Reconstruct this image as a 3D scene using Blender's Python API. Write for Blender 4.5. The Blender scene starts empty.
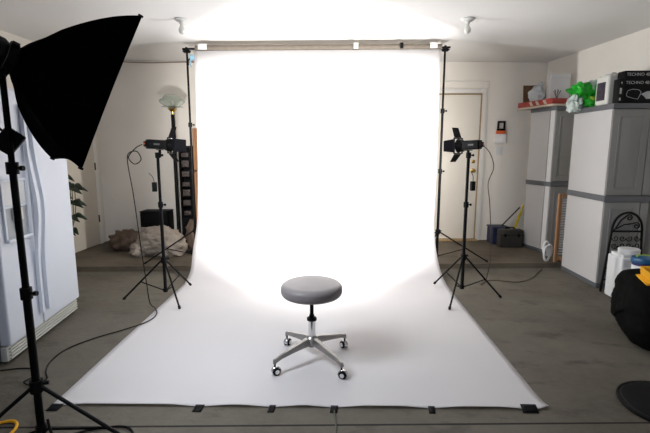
import bpy, bmesh, math, random
from mathutils import Vector, Matrix, noise
random.seed(7)
C = bpy.context.scene.collection
PI = math.pi
V = Vector

# ------------------------------------------------------------------ materials
def new_mat(name):
    m = bpy.data.materials.new(name); m.use_nodes = True
    nt = m.node_tree; b = nt.nodes['Principled BSDF']
    return m, nt, b

def mat(name, col, rough=.6, metal=0., var=.06, scale=6., bump=0., bscale=60., spec=None, trans=0., alpha=1., coat=0., ior=None):
    m, nt, b = new_mat(name)
    N, L = nt.nodes, nt.links
    tc = N.new('ShaderNodeTexCoord')
    nz = N.new('ShaderNodeTexNoise'); nz.inputs['Scale'].default_value = scale; nz.inputs['Detail'].default_value = 5
    L.new(tc.outputs['Object'], nz.inputs['Vector'])
    r = N.new('ShaderNodeValToRGB')
    r.color_ramp.elements[0].position = .3; r.color_ramp.elements[1].position = .7
    r.color_ramp.elements[0].color = (*[c*(1-var) for c in col], 1)
    r.color_ramp.elements[1].color = (*[min(1, c*(1+var)) for c in col], 1)
    L.new(nz.outputs['Fac'], r.inputs['Fac']); L.new(r.outputs['Color'], b.inputs['Base Color'])
    b.inputs['Roughness'].default_value = rough; b.inputs['Metallic'].default_value = metal
    if spec is not None: b.inputs['Specular IOR Level'].default_value = spec
    if trans: b.inputs['Transmission Weight'].default_value = trans
    if ior: b.inputs['IOR'].default_value = ior
    if alpha < 1: b.inputs['Alpha'].default_value = alpha
    if coat: b.inputs['Coat Weight'].default_value = coat
    if bump:
        n2 = N.new('ShaderNodeTexNoise'); n2.inputs['Scale'].default_value = bscale; n2.inputs['Detail'].default_value = 4
        L.new(tc.outputs['Object'], n2.inputs['Vector'])
        bp = N.new('ShaderNodeBump'); bp.inputs['Strength'].default_value = bump; bp.inputs['Distance'].default_value = .01
        L.new(n2.outputs['Fac'], bp.inputs['Height']); L.new(bp.outputs['Normal'], b.inputs['Normal'])
    return m

def concrete(name, base, dark, joints=()):
    m, nt, b = new_mat(name); N, L = nt.nodes, nt.links
    tc = N.new('ShaderNodeTexCoord')
    def nzt(scale, det, vec=None, lo=.35, hi=.65):
        n = N.new('ShaderNodeTexNoise'); n.inputs['Scale'].default_value = scale; n.inputs['Detail'].default_value = det
        n.inputs['Roughness'].default_value = .62
        L.new(vec if vec else tc.outputs['Object'], n.inputs['Vector'])
        mr = N.new('ShaderNodeMapRange'); mr.inputs['From Min'].default_value = lo; mr.inputs['From Max'].default_value = hi
        L.new(n.outputs['Fac'], mr.inputs['Value']); return mr.outputs['Result']
    a = nzt(1.6, 7); s = nzt(18, 6, None, .3, .7)
    mp = N.new('ShaderNodeMapping'); mp.inputs['Rotation'].default_value = (0, 0, .6); mp.inputs['Scale'].default_value = (1.4, 3.0, 1)
    L.new(tc.outputs['Object'], mp.inputs['Vector'])
    st = nzt(1.9, 6, mp.outputs['Vector'], .55, .68)
    def mix(f, c1, c2, k=1.):
        x = N.new('ShaderNodeMix'); x.data_type = 'RGBA'
        if k != 1.:
            mm = N.new('ShaderNodeMath'); mm.operation = 'MULTIPLY'; mm.inputs[1].default_value = k
            L.new(f, mm.inputs[0]); f = mm.outputs[0]
        L.new(f, x.inputs['Factor'])
        for i, c in ((6, c1), (7, c2)):
            if isinstance(c, tuple): x.inputs[i].default_value = (*c, 1)
            else: L.new(c, x.inputs[i])
        return x.outputs[2]
    c = mix(a, dark, base)
    c = mix(s, c, tuple(v*1.12 for v in base), .35)
    c = mix(st, c, tuple(v*.38 for v in dark), .55)
    # irregular dark joint lines, real narrow seams in the slab
    sep = N.new('ShaderNodeSeparateXYZ'); L.new(tc.outputs['Object'], sep.inputs[0])
    for (y0, k, w) in joints:
        mx = N.new('ShaderNodeMath'); mx.operation = 'MULTIPLY_ADD'; mx.inputs[1].default_value = -k; mx.inputs[2].default_value = -y0
        L.new(sep.outputs['X'], mx.inputs[0])
        ad = N.new('ShaderNodeMath'); ad.operation = 'ADD'; L.new(sep.outputs['Y'], ad.inputs[0]); L.new(mx.outputs[0], ad.inputs[1])
        ab = N.new('ShaderNodeMath'); ab.operation = 'ABSOLUTE'; L.new(ad.outputs[0], ab.inputs[0])
        lt = N.new('ShaderNodeMath'); lt.operation = 'LESS_THAN'; lt.inputs[1].default_value = w; L.new(ab.outputs[0], lt.inputs[0])
        c = mix(lt.outputs[0], c, (.012, .011, .01))
    L.new(c, b.inputs['Base Color'])
    b.inputs['Roughness'].default_value = .75; b.inputs['Specular IOR Level'].default_value = .3
    bp = N.new('ShaderNodeBump'); bp.inputs['Strength'].default_value = .25; bp.inputs['Distance'].default_value = .01
    L.new(s, bp.inputs['Height']); L.new(bp.outputs['Normal'], b.inputs['Normal'])
    return m

def ribbed(name, col, axis='Z', freq=90., rough=.55, strength=.35):
    m, nt, b = new_mat(name); N, L = nt.nodes, nt.links
    tc = N.new('ShaderNodeTexCoord')
    w = N.new('ShaderNodeTexWave'); w.bands_direction = axis; w.inputs['Scale'].default_value = freq/6.283*2
    L.new(tc.outputs['Object'], w.inputs['Vector'])
    r = N.new('ShaderNodeValToRGB')
    r.color_ramp.elements[0].color = (*[c*.93 for c in col], 1); r.color_ramp.elements[1].color = (*[c*1.03 for c in col], 1)
    L.new(w.outputs['Fac'], r.inputs['Fac']); L.new(r.outputs['Color'], b.inputs['Base Color'])
    bp = N.new('ShaderNodeBump'); bp.inputs['Strength'].default_value = strength; bp.inputs['Distance'].default_value = .004
    L.new(w.outputs['Fac'], bp.inputs['Height']); L.new(bp.outputs['Normal'], b.inputs['Normal'])
    b.inputs['Roughness'].default_value = rough
    return m

def wood(name, c1, c2, axis='X', rough=.6):
    m, nt, b = new_mat(name); N, L = nt.nodes, nt.links
    tc = N.new('ShaderNodeTexCoord')
    w = N.new('ShaderNodeTexWave'); w.bands_direction = axis; w.inputs['Scale'].default_value = 9; w.inputs['Distortion'].default_value = 4
    w.inputs['Detail'].default_value = 3
    L.new(tc.outputs['Object'], w.inputs['Vector'])
    r = N.new('ShaderNodeValToRGB'); r.color_ramp.elements[0].color = (*c1, 1); r.color_ramp.elements[1].color = (*c2, 1)
    L.new(w.outputs['Fac'], r.inputs['Fac']); L.new(r.outputs['Color'], b.inputs['Base Color'])
    b.inputs['Roughness'].default_value = rough
    return m

def emit(name, col, e):
    m, nt, b = new_mat(name)
    b.inputs['Base Color'].default_value = (.8, .8, .8, 1)
    b.inputs['Emission Color'].default_value = (*col, 1); b.inputs['Emission Strength'].default_value = e
    return m

SOFT_E, STROBE_W, STROBE_COL = 33.0, 68.0, (1.0, .98, .95)
M = dict(
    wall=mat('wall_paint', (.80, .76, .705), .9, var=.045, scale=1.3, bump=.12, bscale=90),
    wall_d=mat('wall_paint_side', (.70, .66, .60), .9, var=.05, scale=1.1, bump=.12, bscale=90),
    ceil=mat('ceiling_paint', (.80, .79, .775), .92, var=.02, scale=.9, bump=.1, bscale=120),
    floor=concrete('garage_concrete', (.138, .124, .100), (.088, .077, .061), ((2.045, .04, .007), (-.9, .03, .007))),
    slab=concrete('slab_concrete', (.140, .116, .086), (.085, .069, .052)),
    paper=mat('seamless_paper', (.86, .855, .88), .85, var=.02, scale=2.2, bump=.05, bscale=9, spec=.2),
    core=mat('cardboard_tube', (.15, .125, .10), .8, var=.1, scale=20),
    black=mat('black_satin_metal', (.0035, .0035, .004), .55, 0, var=.2, spec=.12),
    blackp=mat('black_plastic', (.004, .004, .0045), .55, var=.25, scale=15, spec=.14),
    fabric=mat('black_softbox_fabric', (.0015, .0015, .0018), .9, var=.3, scale=20, spec=.04, bump=.1, bscale=200),
    bag=mat('black_nylon', (.0028, .0028, .003), .8, var=.4, scale=8, bump=.5, bscale=25, spec=.07),
    flap=mat('barndoor_metal', (.007, .006, .009), .6, .0, var=.2, spec=.15),
    silver=mat('white_reflector_lining', (.8, .8, .8), .35, .3, var=.02),
    chrome=mat('chrome', (.72, .72, .73), .12, 1., var=.03),
    alu=mat('brushed_aluminium', (.30, .29, .28), .34, .85, var=.05, scale=30),
    vinyl=mat('grey_vinyl', (.205, .188, .188), .38, var=.05, scale=9, spec=.3, bump=.04, bscale=120),
    rubber=mat('black_rubber', (.006, .006, .006), .7, var=.1, spec=.2),
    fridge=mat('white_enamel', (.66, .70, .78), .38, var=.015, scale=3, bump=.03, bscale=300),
    fridge_d=mat('fridge_side_shaded', (.16, .16, .17), .5, var=.05),  # shade on the camera-facing side put into a dark grey base colour
    grille=mat('fridge_grille_plastic', (.56, .56, .52), .5, var=.03),
    disp=mat('dispenser_recess_grey', (.36, .38, .40), .5, var=.06),
    white=mat('white_plastic', (.68, .69, .70), .45, var=.02),
    offwhite=mat('offwhite_plastic', (.62, .62, .58), .5, var=.02),
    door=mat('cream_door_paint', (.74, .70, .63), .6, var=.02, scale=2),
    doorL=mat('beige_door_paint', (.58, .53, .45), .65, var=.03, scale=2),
    trim=mat('trim_paint', (.74, .72, .69), .6, var=.02),
    jamb=wood('bare_wood_stop', (.30, .20, .09), (.42, .30, .15), 'X'),
    brass=mat('polished_brass', (.62, .42, .12), .22, 1., var=.05),
    hinge=mat('dark_bronze', (.08, .06, .04), .5, .6, var=.1),
    cab_s=ribbed('cabinet_side_resin', (.54, .53, .53), 'Z', 150),
    cab_d=mat('cabinet_door_resin', (.235, .232, .225), .55, var=.03, bump=.08, bscale=120),
    cab_t=mat('cabinet_dark_trim', (.10, .105, .115), .5, var=.05),
    iron=mat('wrought_iron', (.003, .003, .003), .6, 0, var=.2, spec=.12),
    glass=mat('frosted_glass', (.86, .92, .88), .12, var=.03, trans=.9, ior=1.25),
    bulb=mat('bulb_glass', (.62, .62, .58), .15, var=.01),
    porc=mat('white_porcelain', (.62, .62, .60), .4, var=.02),
    canvas=mat('beige_canvas', (.36, .31, .26), .9, var=.14, scale=7, bump=.6, bscale=14),
    brownbag=mat('brown_cloth', (.13, .09, .065), .9, var=.3, scale=6, bump=.5, bscale=18),
    plank=wood('orange_brown_plank', (.27, .12, .05), (.40, .20, .09), 'X'),
    shutterw=wood('shutter_frame_wood', (.26, .13, .06), (.38, .20, .10), 'X'),
    blue=mat('navy_plastic', (.012, .02, .06), .5, var=.1),
    darkbox=mat('dark_brown_plastic', (.035, .032, .028), .6, var=.15, scale=12),
    yellow=mat('yellow_plastic', (.62, .47, .02), .5, var=.05),
    yellow2=mat('orange_yellow_fabric', (.85, .42, .005), .6, var=.08, scale=12),
    orange=mat('orange_plastic', (.75, .13, .03), .5, var=.04),
    clear=mat('clear_plastic', (.85, .83, .83), .3, var=.02),
    red=mat('red_printed_card', (.30, .028, .02), .5, var=.2, scale=14),
    card=mat('cream_card', (.55, .47, .38), .7, var=.05),
    brown=mat('brown_frame_wood', (.10, .05, .02), .6, var=.2),
    bagw=mat('thin_white_plastic_film', (.60, .62, .64), .4, var=.1, scale=12, bump=.6, bscale=20, trans=.15),
    green=mat('green_plastic_film', (.02, .42, .03), .35, var=.5, scale=10, bump=.7, bscale=20),
    film=mat('clear_crinkled_film', (.50, .58, .54), .25, var=.3, scale=16, bump=.8, bscale=24),
    boardw=mat('white_board', (.60, .60, .61), .7, var=.02),
    label=mat('dark_purple_label', (.022, .014, .035), .5, var=.9, scale=24),
    ink=mat('grey_printing_ink', (.40, .40, .41), .6, var=.1),
    badge=mat('dull_grey_badge', (.09, .09, .09), .6),
    inkd=mat('pale_grey_printing_ink', (.40, .42, .46), .6, var=.1),
    boxk=mat('glossy_black_carton', (.004, .004, .0045), .5, var=.2, spec=.15),
    bluel=mat('blue_lid_plastic', (.01, .09, .22), .35, var=.1),
    lime=mat('lime_print', (.35, .55, .04), .5, var=.1),
    navy=mat('navy_print', (.02, .02, .12), .5, var=.4, scale=14),
    tape=mat('black_gaffer_tape', (.005, .005, .005), .6, var=.2, spec=.15),
    cable=mat('black_cable_rubber', (.006, .005, .005), .6, var=.1, spec=.15),
    cableg=mat('grey_green_wire', (.08, .08, .06), .6, var=.1),
    cableb=mat('brown_extension_wire', (.055, .03, .018), .6, var=.1),
    wire=mat('brown_bell_wire', (.22, .13, .10), .6, var=.15),
    leaf=mat('dark_green_leaf', (.010, .022, .010), .45, var=.4, scale=18),
    stem=mat('plant_stem', (.10, .10, .04), .6, var=.1),
    pot=mat('terracotta_pot', (.30, .13, .07), .8, var=.1),
    soil=mat('potting_soil', (.04, .03, .02), .95, var=.3, scale=30),
    spring=mat('pale_blue_clamp_plastic', (.20, .38, .50), .5, var=.05),
    cd=mat('cd_case_spines', (.07, .055, .05), .4, var=.95, scale=45),
    garage=mat('garage_door_steel', (.30, .29, .27), .6, var=.03),
)
def translucent(m, f, col):
    nt = m.node_tree; N, L = nt.nodes, nt.links
    out = N['Material Output']; tr = N.new('ShaderNodeBsdfTranslucent'); tr.inputs[0].default_value = (*col, 1)
    mx = N.new('ShaderNodeMixShader'); mx.inputs[0].default_value = f
    L.new(N['Principled BSDF'].outputs[0], mx.inputs[1]); L.new(tr.outputs[0], mx.inputs[2]); L.new(mx.outputs[0], out.inputs['Surface'])
translucent(M['paper'], .46, (.95, .90, .84))
M['diffuser'] = emit('softbox_diffuser_glowing', (.86, .92, 1.0), SOFT_E)
M['lampface'] = emit('flash_tube_glow', (1, .97, .93), 30.0)

# ------------------------------------------------------------------ mesh helpers
class B:
    def __init__(s): s.bm = bmesh.new()
    def box(s, lo, hi, mtx=None, bev=0., seg=2):
        lo, hi = V(lo), V(hi); r = bmesh.ops.create_cube(s.bm, size=1)
        vs = r['verts']
        bmesh.ops.scale(s.bm, vec=hi-lo, verts=vs); bmesh.ops.translate(s.bm, vec=(lo+hi)/2, verts=vs)
        if bev:
            es = {e for v in vs for e in v.link_edges}
            rr = bmesh.ops.bevel(s.bm, geom=list(es), offset=bev, segments=seg, profile=.6, affect='EDGES')
            vs = list({v for v in rr['verts']} | {v for v in vs if v.is_valid})
        if mtx is not None: bmesh.ops.transform(s.bm, matrix=mtx, verts=[v for v in vs if v.is_valid])
        return s
    def tube(s, pts, r, seg=10, closed=False, cap=True):
        pts = [V(p) for p in pts]; n = len(pts)
        rr = r if isinstance(r, (list, tuple)) else [r]*n
        rings = []; prev = None
        for i, p in enumerate(pts):
            if closed: t = pts[(i+1) % n]-pts[i-1]
            else: t = pts[min(i+1, n-1)]-pts[max(i-1, 0)]
            if t.length < 1e-9: t = V((0, 0, 1))
            t.normalize()
            if prev is None:
                a = V((0, 0, 1)) if abs(t.z) < .9 else V((1, 0, 0))
                u = t.cross(a).normalized()
            else:
                u = (prev-t*prev.dot(t))
                u = u.normalized() if u.length > 1e-6 else t.orthogonal().normalized()
            prev = u; w = t.cross(u)
            rings.append([s.bm.verts.new(p+(u*math.cos(2*PI*k/seg)+w*math.sin(2*PI*k/seg))*rr[i]) for k in range(seg)])
        m = n if closed else n-1
        for i in range(m):
            a, b = rings[i], rings[(i+1) % n]
            for k in range(seg): s.bm.faces.new((a[k], a[(k+1) % seg], b[(k+1) % seg], b[k]))
        if cap and not closed:
            s.bm.faces.new(rings[0][::-1]); s.bm.faces.new(rings[-1])
        return s
    def lathe(s, prof, seg=32, mtx=None, sx=1., sy=1.):
        # prof: list of (r, z)
        rings = []; allv = []
        for r, z in prof:
            if r < 1e-5: ring = [s.bm.verts.new((0, 0, z))]
            else: ring = [s.bm.verts.new((r*sx*math.cos(2*PI*k/seg), r*sy*math.sin(2*PI*k/seg), z)) for k in range(seg)]
            rings.append(ring); allv += ring
        for a, b in zip(rings, rings[1:]):
            for k in range(seg):
                q = []
                for x in (a[k % len(a)], a[(k+1) % len(a)], b[(k+1) % len(b)], b[k % len(b)]):
                    if x not in q: q.append(x)
                if len(q) > 2:
                    try: s.bm.faces.new(q)
                    except ValueError: pass
        if mtx is not None: bmesh.ops.transform(s.bm, matrix=mtx, verts=allv)
        return s
    def prism(s, poly, h0, h1, mtx=None):
        # poly in xy, extruded in z
        a = [s.bm.verts.new((x, y, h0)) for x, y in poly]; b = [s.bm.verts.new((x, y, h1)) for x, y in poly]
        n = len(poly)
        s.bm.faces.new(a[::-1]); s.bm.faces.new(b)
        for i in range(n): s.bm.faces.new((a[i], a[(i+1) % n], b[(i+1) % n], b[i]))
        if mtx is not None: bmesh.ops.transform(s.bm, matrix=mtx, verts=a+b)
        return s
    def blob(s, c, rad, amp=.15, freq=3., sub=4, seed=0., flat=None, power=2.):
        r = bmesh.ops.create_icosphere(s.bm, subdivisions=sub, radius=1)
        for v in r['verts']:
            d = v.co.normalized()
            if power != 2.:
                k = (abs(d.x)**power+abs(d.y)**power+abs(d.z)**power)**(-1/power); d = d*k
            n = noise.fractal(v.co*freq+V((seed, seed*2, -seed)), .6, 2.1, 4)
            d = d*(1+amp*n)
            v.co = V((d.x*rad[0], d.y*rad[1], d.z*rad[2]))+V(c)
            if flat is not None and v.co.z < flat: v.co.z = flat+(v.co.z-flat)*.02
        return s
    def sheet(s, grid, thick=None):
        vs = [[s.bm.verts.new(p) for p in row] for row in grid]
        for i in range(len(vs)-1):
            for j in range(len(vs[0])-1): s.bm.faces.new((vs[i][j], vs[i][j+1], vs[i+1][j+1], vs[i+1][j]))
        return s

def obj(name, b, m, parent=None, smooth=True, angle=40, loc=None, solid=0.):
    bm = b.bm if isinstance(b, B) else b
    bmesh.ops.recalc_face_normals(bm, faces=bm.faces)
    me = bpy.data.meshes.new(name)
    for f in bm.faces: f.smooth = smooth
    bm.to_mesh(me); bm.free()
    me.materials.append(M[m] if isinstance(m, str) else m)
    if smooth:
        me.set_sharp_from_angle(angle=math.radians(angle))
    o = bpy.data.objects.new(name, me); C.objects.link(o)
    if parent is not None: o.parent = parent
    if loc is not None: o.location = loc
    if solid:
        md = o.modifiers.new('thickness', 'SOLIDIFY'); md.thickness = solid; md.offset = 0
    return o

def tag(o, label, cat, group=None, kind=None):
    if label: o['label'] = label
    if cat: o['category'] = cat
    if group: o['group'] = group
    if kind: o['kind'] = kind
    return o

def thing(name, label, cat, loc=(0, 0, 0), rz=0., group=None):
    o = bpy.data.objects.new(name, None); C.objects.link(o)
    o.location = loc; o.rotation_euler = (0, 0, rz); o.empty_display_size = .1
    return tag(o, label, cat, group)

def struct(name, b, m, parent=None, **k):
    o = obj(name, b, m, parent, **k)
    if parent is None: o['kind'] = 'structure'
    return o

def kids(o): return [c for c in bpy.data.objects if c.parent == o]
def copy_tree(o, parent=None):
    c = o.copy(); C.objects.link(c); c.parent = parent
    for ch in kids(o): copy_tree(ch, c)
    return c

def T(x, y, z): return Matrix.Translation((x, y, z))
def frame(o, x, y=None):
    # matrix whose local x axis is direction x, z is as close to world up as can be
    x = V(x).normalized(); z = V((0, 0, 1)); y = z.cross(x).normalized(); z = x.cross(y)
    m = Matrix((x, y, z)).transposed().to_4x4(); m.translation = V(o); return m

def smooth_path(pts, n=8):
    pts = [V(p) for p in pts]; out = []
    P_ = [pts[0]]+pts+[pts[-1]]
    for i in range(1, len(P_)-2):
        a, b, c, d = P_[i-1:i+3]
        for k in range(n):
            t = k/n
            out.append(.5*((2*b)+(c-a)*t+(2*a-5*b+4*c-d)*t*t+(3*b-a-3*c+d)*t**3))
    out.append(pts[-1]); return out

def text_mesh(name, s, size, m, parent, mtx, extrude=.0006):
    cu = bpy.data.curves.new(name, 'FONT'); cu.body = s; cu.size = size; cu.extrude = extrude
    cu.align_x = 'LEFT'; cu.align_y = 'CENTER'
    t = bpy.data.objects.new(name, cu); C.objects.link(t)
    dg = bpy.context.evaluated_depsgraph_get()
    me = bpy.data.meshes.new_from_object(t.evaluated_get(dg)); me.name = name
    bpy.data.objects.remove(t); bpy.data.curves.remove(cu)
    me.transform(mtx); me.materials.clear(); me.materials.append(M[m])
    o = bpy.data.objects.new(name, me); C.objects.link(o); o.parent = parent
    return o

# ------------------------------------------------------------------ the room
H0 = .06          # raised slab at the back
ZC = 2.6
LW = lambda y: -3.38-.045*(6.16-y)
RW = lambda y: 2.95+.093*(6.45-y)
BW = lambda x: 6.16+(x+3.38)*(.29/6.33)
SY = lambda x: 4.745+(x+3.43)*.06     # face of the step
YF = -1.6
struct('floor', B().prism([(LW(YF)-.1, YF-.1), (RW(YF)+.1, YF-.1), (3.1, 6.6), (-3.5, 6.6)], -.12, 0), 'floor', smooth=False)
struct('floor_slab', B().prism([(LW(4.73), SY(-3.44)), (RW(5.14), SY(3.07)), (2.95, 6.45), (-3.38, 6.16)], -.01, H0), 'slab', smooth=False)
struct('ceiling', B().prism([(LW(YF)-.1, YF-.1), (RW(YF)+.1, YF-.1), (3.1, 6.6), (-3.5, 6.4)], ZC, ZC+.1), 'ceil', smooth=False)
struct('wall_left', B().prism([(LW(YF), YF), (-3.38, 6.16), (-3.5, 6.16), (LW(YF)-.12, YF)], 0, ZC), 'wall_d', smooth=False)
struct('wall_right', B().prism([(RW(YF), YF), (RW(YF)+.12, YF), (3.07, 6.45), (2.95, 6.45)], 0, ZC), 'wall', smooth=False)
struct('wall_back', B().prism([(-3.5, 6.155), (3.07, 6.456), (3.07, 6.58), (-3.5, 6.28)], 0, ZC), 'wall', smooth=False)
# behind the camera, unseen: piers, header, driveway; opening added for bluish daylight fill
struct('wall_front', B().box((LW(YF)-.1, YF-.12, 0), (-2.5, YF, ZC)).box((2.5, YF-.12, 0), (RW(YF)+.1, YF, ZC)).box((-2.5, YF-.12, 2.15), (2.5, YF, ZC)), 'wall_d', smooth=False)
struct('floor_driveway', B().box((-9, -12, -.14), (9, YF-.1, -.002)), 'slab', smooth=False)

# back door (cream, brass hardware)
bw_ang = math.atan(.29/6.33)
def on_back(x, z=H0): return (x, BW(x)-.004, z)
d2 = thing('door_2', None, None, on_back(1.62), bw_ang); d2['kind'] = 'structure'
obj('door_panel', B().box((-.43, -.028, .03), (.40, -.003, 2.09), bev=.003), 'door', d2)
obj('door_stop', B().box((.401, -.034, .0), (.418, -.003, 2.11)).box((-.45, -.034, 2.092), (.40, -.003, 2.106)), 'jamb', d2)
obj('casing', B().box((.42, -.024, .0), (.488, -.003, 2.18), bev=.004).box((-.52, -.024, 2.112), (.419, -.003, 2.18), bev=.004).box((-.52, -.024, 0), (-.452, -.003, 2.11), bev=.004), 'trim', d2)
obj('threshold', B().box((-.44, -.10, 0), (.43, -.005, .028), bev=.006), 'jamb', d2)
for nm, z, r in (('deadbolt', 1.16, .026), ('door_knob', 1.03, .030)):
    mt = T(.335, -.028, z) @ Matrix.Rotation(PI/2, 4, 'X')
    if nm == 'deadbolt': pr = [(0, 0), (r, 0), (r, .012), (.016, .018), (0, .020)]
    else: pr = [(0, 0), (r, 0), (r, .006), (.012, .012), (.012, .03), (.027, .04), (.029, .055), (.018, .068), (0, .07)]
    obj(nm, B().lathe(pr, 24, mt), 'brass', d2)
struct('trim_1', B().box((0, -.012, 0), (.9, 0, .012)).box((.89, -.012, -2.2), (.902, 0, 0)), 'trim', None, loc=None)
o = bpy.data.objects['trim_1']; o.location = (1.42, BW(1.42)-.004, 2.33); o.rotation_euler.z = bw_ang
o.scale = (.80, 1, 1)

# left door in the left wall
lw_ang = math.atan2(6.16-4.9, LW(6.16)-LW(4.9))
d1 = thing('door_1', None, None, (LW(5.0)+.004, 5.0, H0), lw_ang); d1['kind'] = 'structure'   # local x runs towards the back wall, local -y into the room
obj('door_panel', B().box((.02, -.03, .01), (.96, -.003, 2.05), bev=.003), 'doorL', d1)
obj('casing', B().box((.975, -.024, 0), (1.05, -.003, 2.13), bev=.004).box((-.06, -.024, 2.06), (.974, -.003, 2.13), bev=.004).box((-.06, -.024, 0), (.01, -.003, 2.06), bev=.004), 'trim', d1)
for z in (.32, 1.05, 1.78):
    obj('hinge', B().tube([(.967, -.036, z), (.967, -.036, z+.10)], .009, 8), 'hinge', d1)

# ------------------------------------------------------------------ seamless paper backdrop
YB = 5.02
ZT = 2.478
prof = [(2.2, .004)]
for q in (.02, .045, .08, .13, .2): prof.append((2.2+q, .004))
y = 2.4
while y < 4.22: y += .097; prof.append((y, .004))
ya, bz = prof[-1][0], .62
for k in range(1, 23):
    a = k/22*PI/2; prof.append((ya+(YB-ya)*math.sin(a), .004+bz*(1-math.cos(a))))
for k in range(1, 11): prof.append((YB, .624+(ZT-.624)*k/10))
tp_x = [-1.54, -.75, -.35, -.01, .52, 1.05]
grid = []
for i, (yy, zz) in enumerate(prof):
    row = []
    f = min(1, (yy-2.2)/2.8)
    xl, xr = -1.572-.028*f-.075*math.exp(-((yy-4.95)/.28)**2)*math.exp(-(zz/.9)**2), 1.155-.025*f
    for j in range(61):
        t = j/60; x = xl+(xr-xl)*t; y2 = yy; z2 = zz
        if i < 5:
            y2 += (-.040*(1-t)+.01)*(1-i/5)
            near = min(abs(x-q) for q in tp_x)
            z2 += min(.014, near*.09)*(1-i/5)**2
        if i > 5 and zz < .1: z2 += .0022*(noise.noise(V((x*2.1, yy*2.1, 3)))+1)
        if t > .985 and i < 5: z2 += .012*(1-i/5)
        row.append((x, y2, z2))
    grid.append(row)
bd = thing('paper_backdrop', 'wide seamless white paper hanging from the crossbar and sweeping out over the floor', 'backdrop', (-.22, YB, 0))
o = obj('paper_sheet', B().sheet([[(x+.22, y-YB, z) for x, y, z in r] for r in grid]), 'paper', bd, angle=80)
md = o.modifiers.new('thickness', 'SOLIDIFY'); md.thickness = .0012; md.offset = 1
RY = YB+.037
obj('paper_roll', B().tube([(-1.37, RY-YB, ZT+.028), (1.36, RY-YB, ZT+.028)], .036, 24), 'core', bd)

cb = tag(obj('crossbar', B().tube([(-1.74, RY, ZT+.028), (1.24, RY, ZT+.028)], .011, 14), 'black'), 'thin black crossbar running through the paper roll under the ceiling', 'crossbar')
# small clips and clamps on the roll
def clip(name, x, m, lab, w=.03):
    b = B().box((x-w/2, RY-.043, ZT+.066), (x+w/2, RY+.043, ZT+.074), bev=.004).box((x-w/2, RY-.052, ZT+.01), (x+w/2, RY-.043, ZT+.07), bev=.003)
    tag(obj(name, b, m), lab, 'clip')
clip('roll_clip', .20, 'porc', 'small white clip on the paper roll, just right of its middle', .05)
clip('roll_clip', .70, 'black', 'small black clip near the right end of the paper roll', .035)
clip('roll_clip', -1.50, 'porc', 'white clamp at the far left end of the paper roll', .10)
clip('roll_clip', 1.05, 'porc', 'white clamp at the far right end of the paper roll', .08)
sc = thing('spring_clamp', 'pale blue spring clamp hanging at the top left corner of the paper backdrop', 'clamp', (-1.63, YB-.005, 2.40))
obj('jaw', B().box((-.012, -.02, -.02), (.03, .02, .03), bev=.005), 'spring', sc)
obj('handle', B().tube([(-.012, 0, .0), (-.035, -.01, -.035), (-.03, -.01, -.08)], .007, 8), 'blackp', sc)
obj('handle', B().tube([(.0, .0, -.018), (-.012, -.012, -.05), (.0, -.012, -.10)], .006, 8), 'spring', sc)

# tapes holding the front edge down
tdesc = ['black tape strip at the left front corner of the paper', 'black tape strip on the paper edge, second from the left corner',
         'black tape strip on the paper edge in front of the stool, its left side', 'black tape strip where the cable meets the paper edge',
         'black tape strip on the paper edge between the stool and the right corner', 'longer black tape strip at the right front corner of the paper']
for i, x in enumerate(tp_x):
    w = [.065, .05, .035, .04, .035, .085][i]
    yf = 2.165+(x+1.55)*.0166
    g = []
    for a, zz in ((-.045, .002), (-.02, .003), (.0, .008), (.014, .0085)):
        g.append([(x+w/2*q+a*.1, yf+a+(.01 if i == 5 else 0), zz+(.009 if i == 5 and a > -.03 else 0)) for q in (-1, -.3, .3, 1)])
    tag(obj('tape_strip', B().sheet(g), 'tape', solid=.001), tdesc[i], 'tape', 'tape strips along the front edge of the paper')

# ------------------------------------------------------------------ stands
def light_stand(name, label, cat, base, ztop, feet, hub=.37, group=None, low=.08, radii=(.0155, .0135, .0115), joints=(.9, 1.35), tops=True):
    bx, by = base
    fz0 = feet[0][2]
    t = thing(name, label, cat, (bx, by, fz0), 0, group)
    zt = ztop-fz0
    zs = [low]+[j-fz0 for j in joints]+[zt]
    for i in range(len(zs)-1):
        obj('pole_section', B().tube([(0, 0, zs[i]), (0, 0, zs[i+1])], radii[min(i, len(radii)-1)], 14), 'black', t)
    for i, z in enumerate(zs[1:-1]):
        c = obj('collar', B().tube([(0, 0, z-.03), (0, 0, z+.02)], radii[0]+.007, 14), 'blackp', t)
        obj('knob', B().tube([(.015, 0, z-.005), (.034, 0, z-.005)], .005, 8).tube([(.034, 0, z-.005), (.048, 0, z-.005)], .011, 10), 'blackp', c)
    hb = obj('leg_hub', B().tube([(0, 0, hub-.025), (0, 0, hub+.03)], radii[0]+.011, 14), 'blackp', t)
    obj('knob', B().tube([(.02, .01, hub+.01), (.045, .02, hub+.01)], .009, 10), 'blackp', hb)
    obj('pole_foot', B().tube([(0, 0, low-.015), (0, 0, low+.02)], radii[0]+.007, 12), 'blackp', t)
    for fx, fy, fz in feet:
        f = V((fx-bx, fy-by, fz-fz0+.008)); d = f.copy(); d.z = 0; d.normalize()
        h = V((d.x*.022, d.y*.022, hub))
        lg = obj('leg', B().tube([h, f], .0085, 8), 'black', t)
        mid = h.lerp(f, .55)
        obj('brace', B().tube([mid, V((d.x*.015, d.y*.015, low))], .0055, 8), 'black', lg)
        obj('rubber_foot', B().tube([h.lerp(f, .95), f+V((0, 0, 0))], .0125, 8), 'rubber', lg)
    return t

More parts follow.
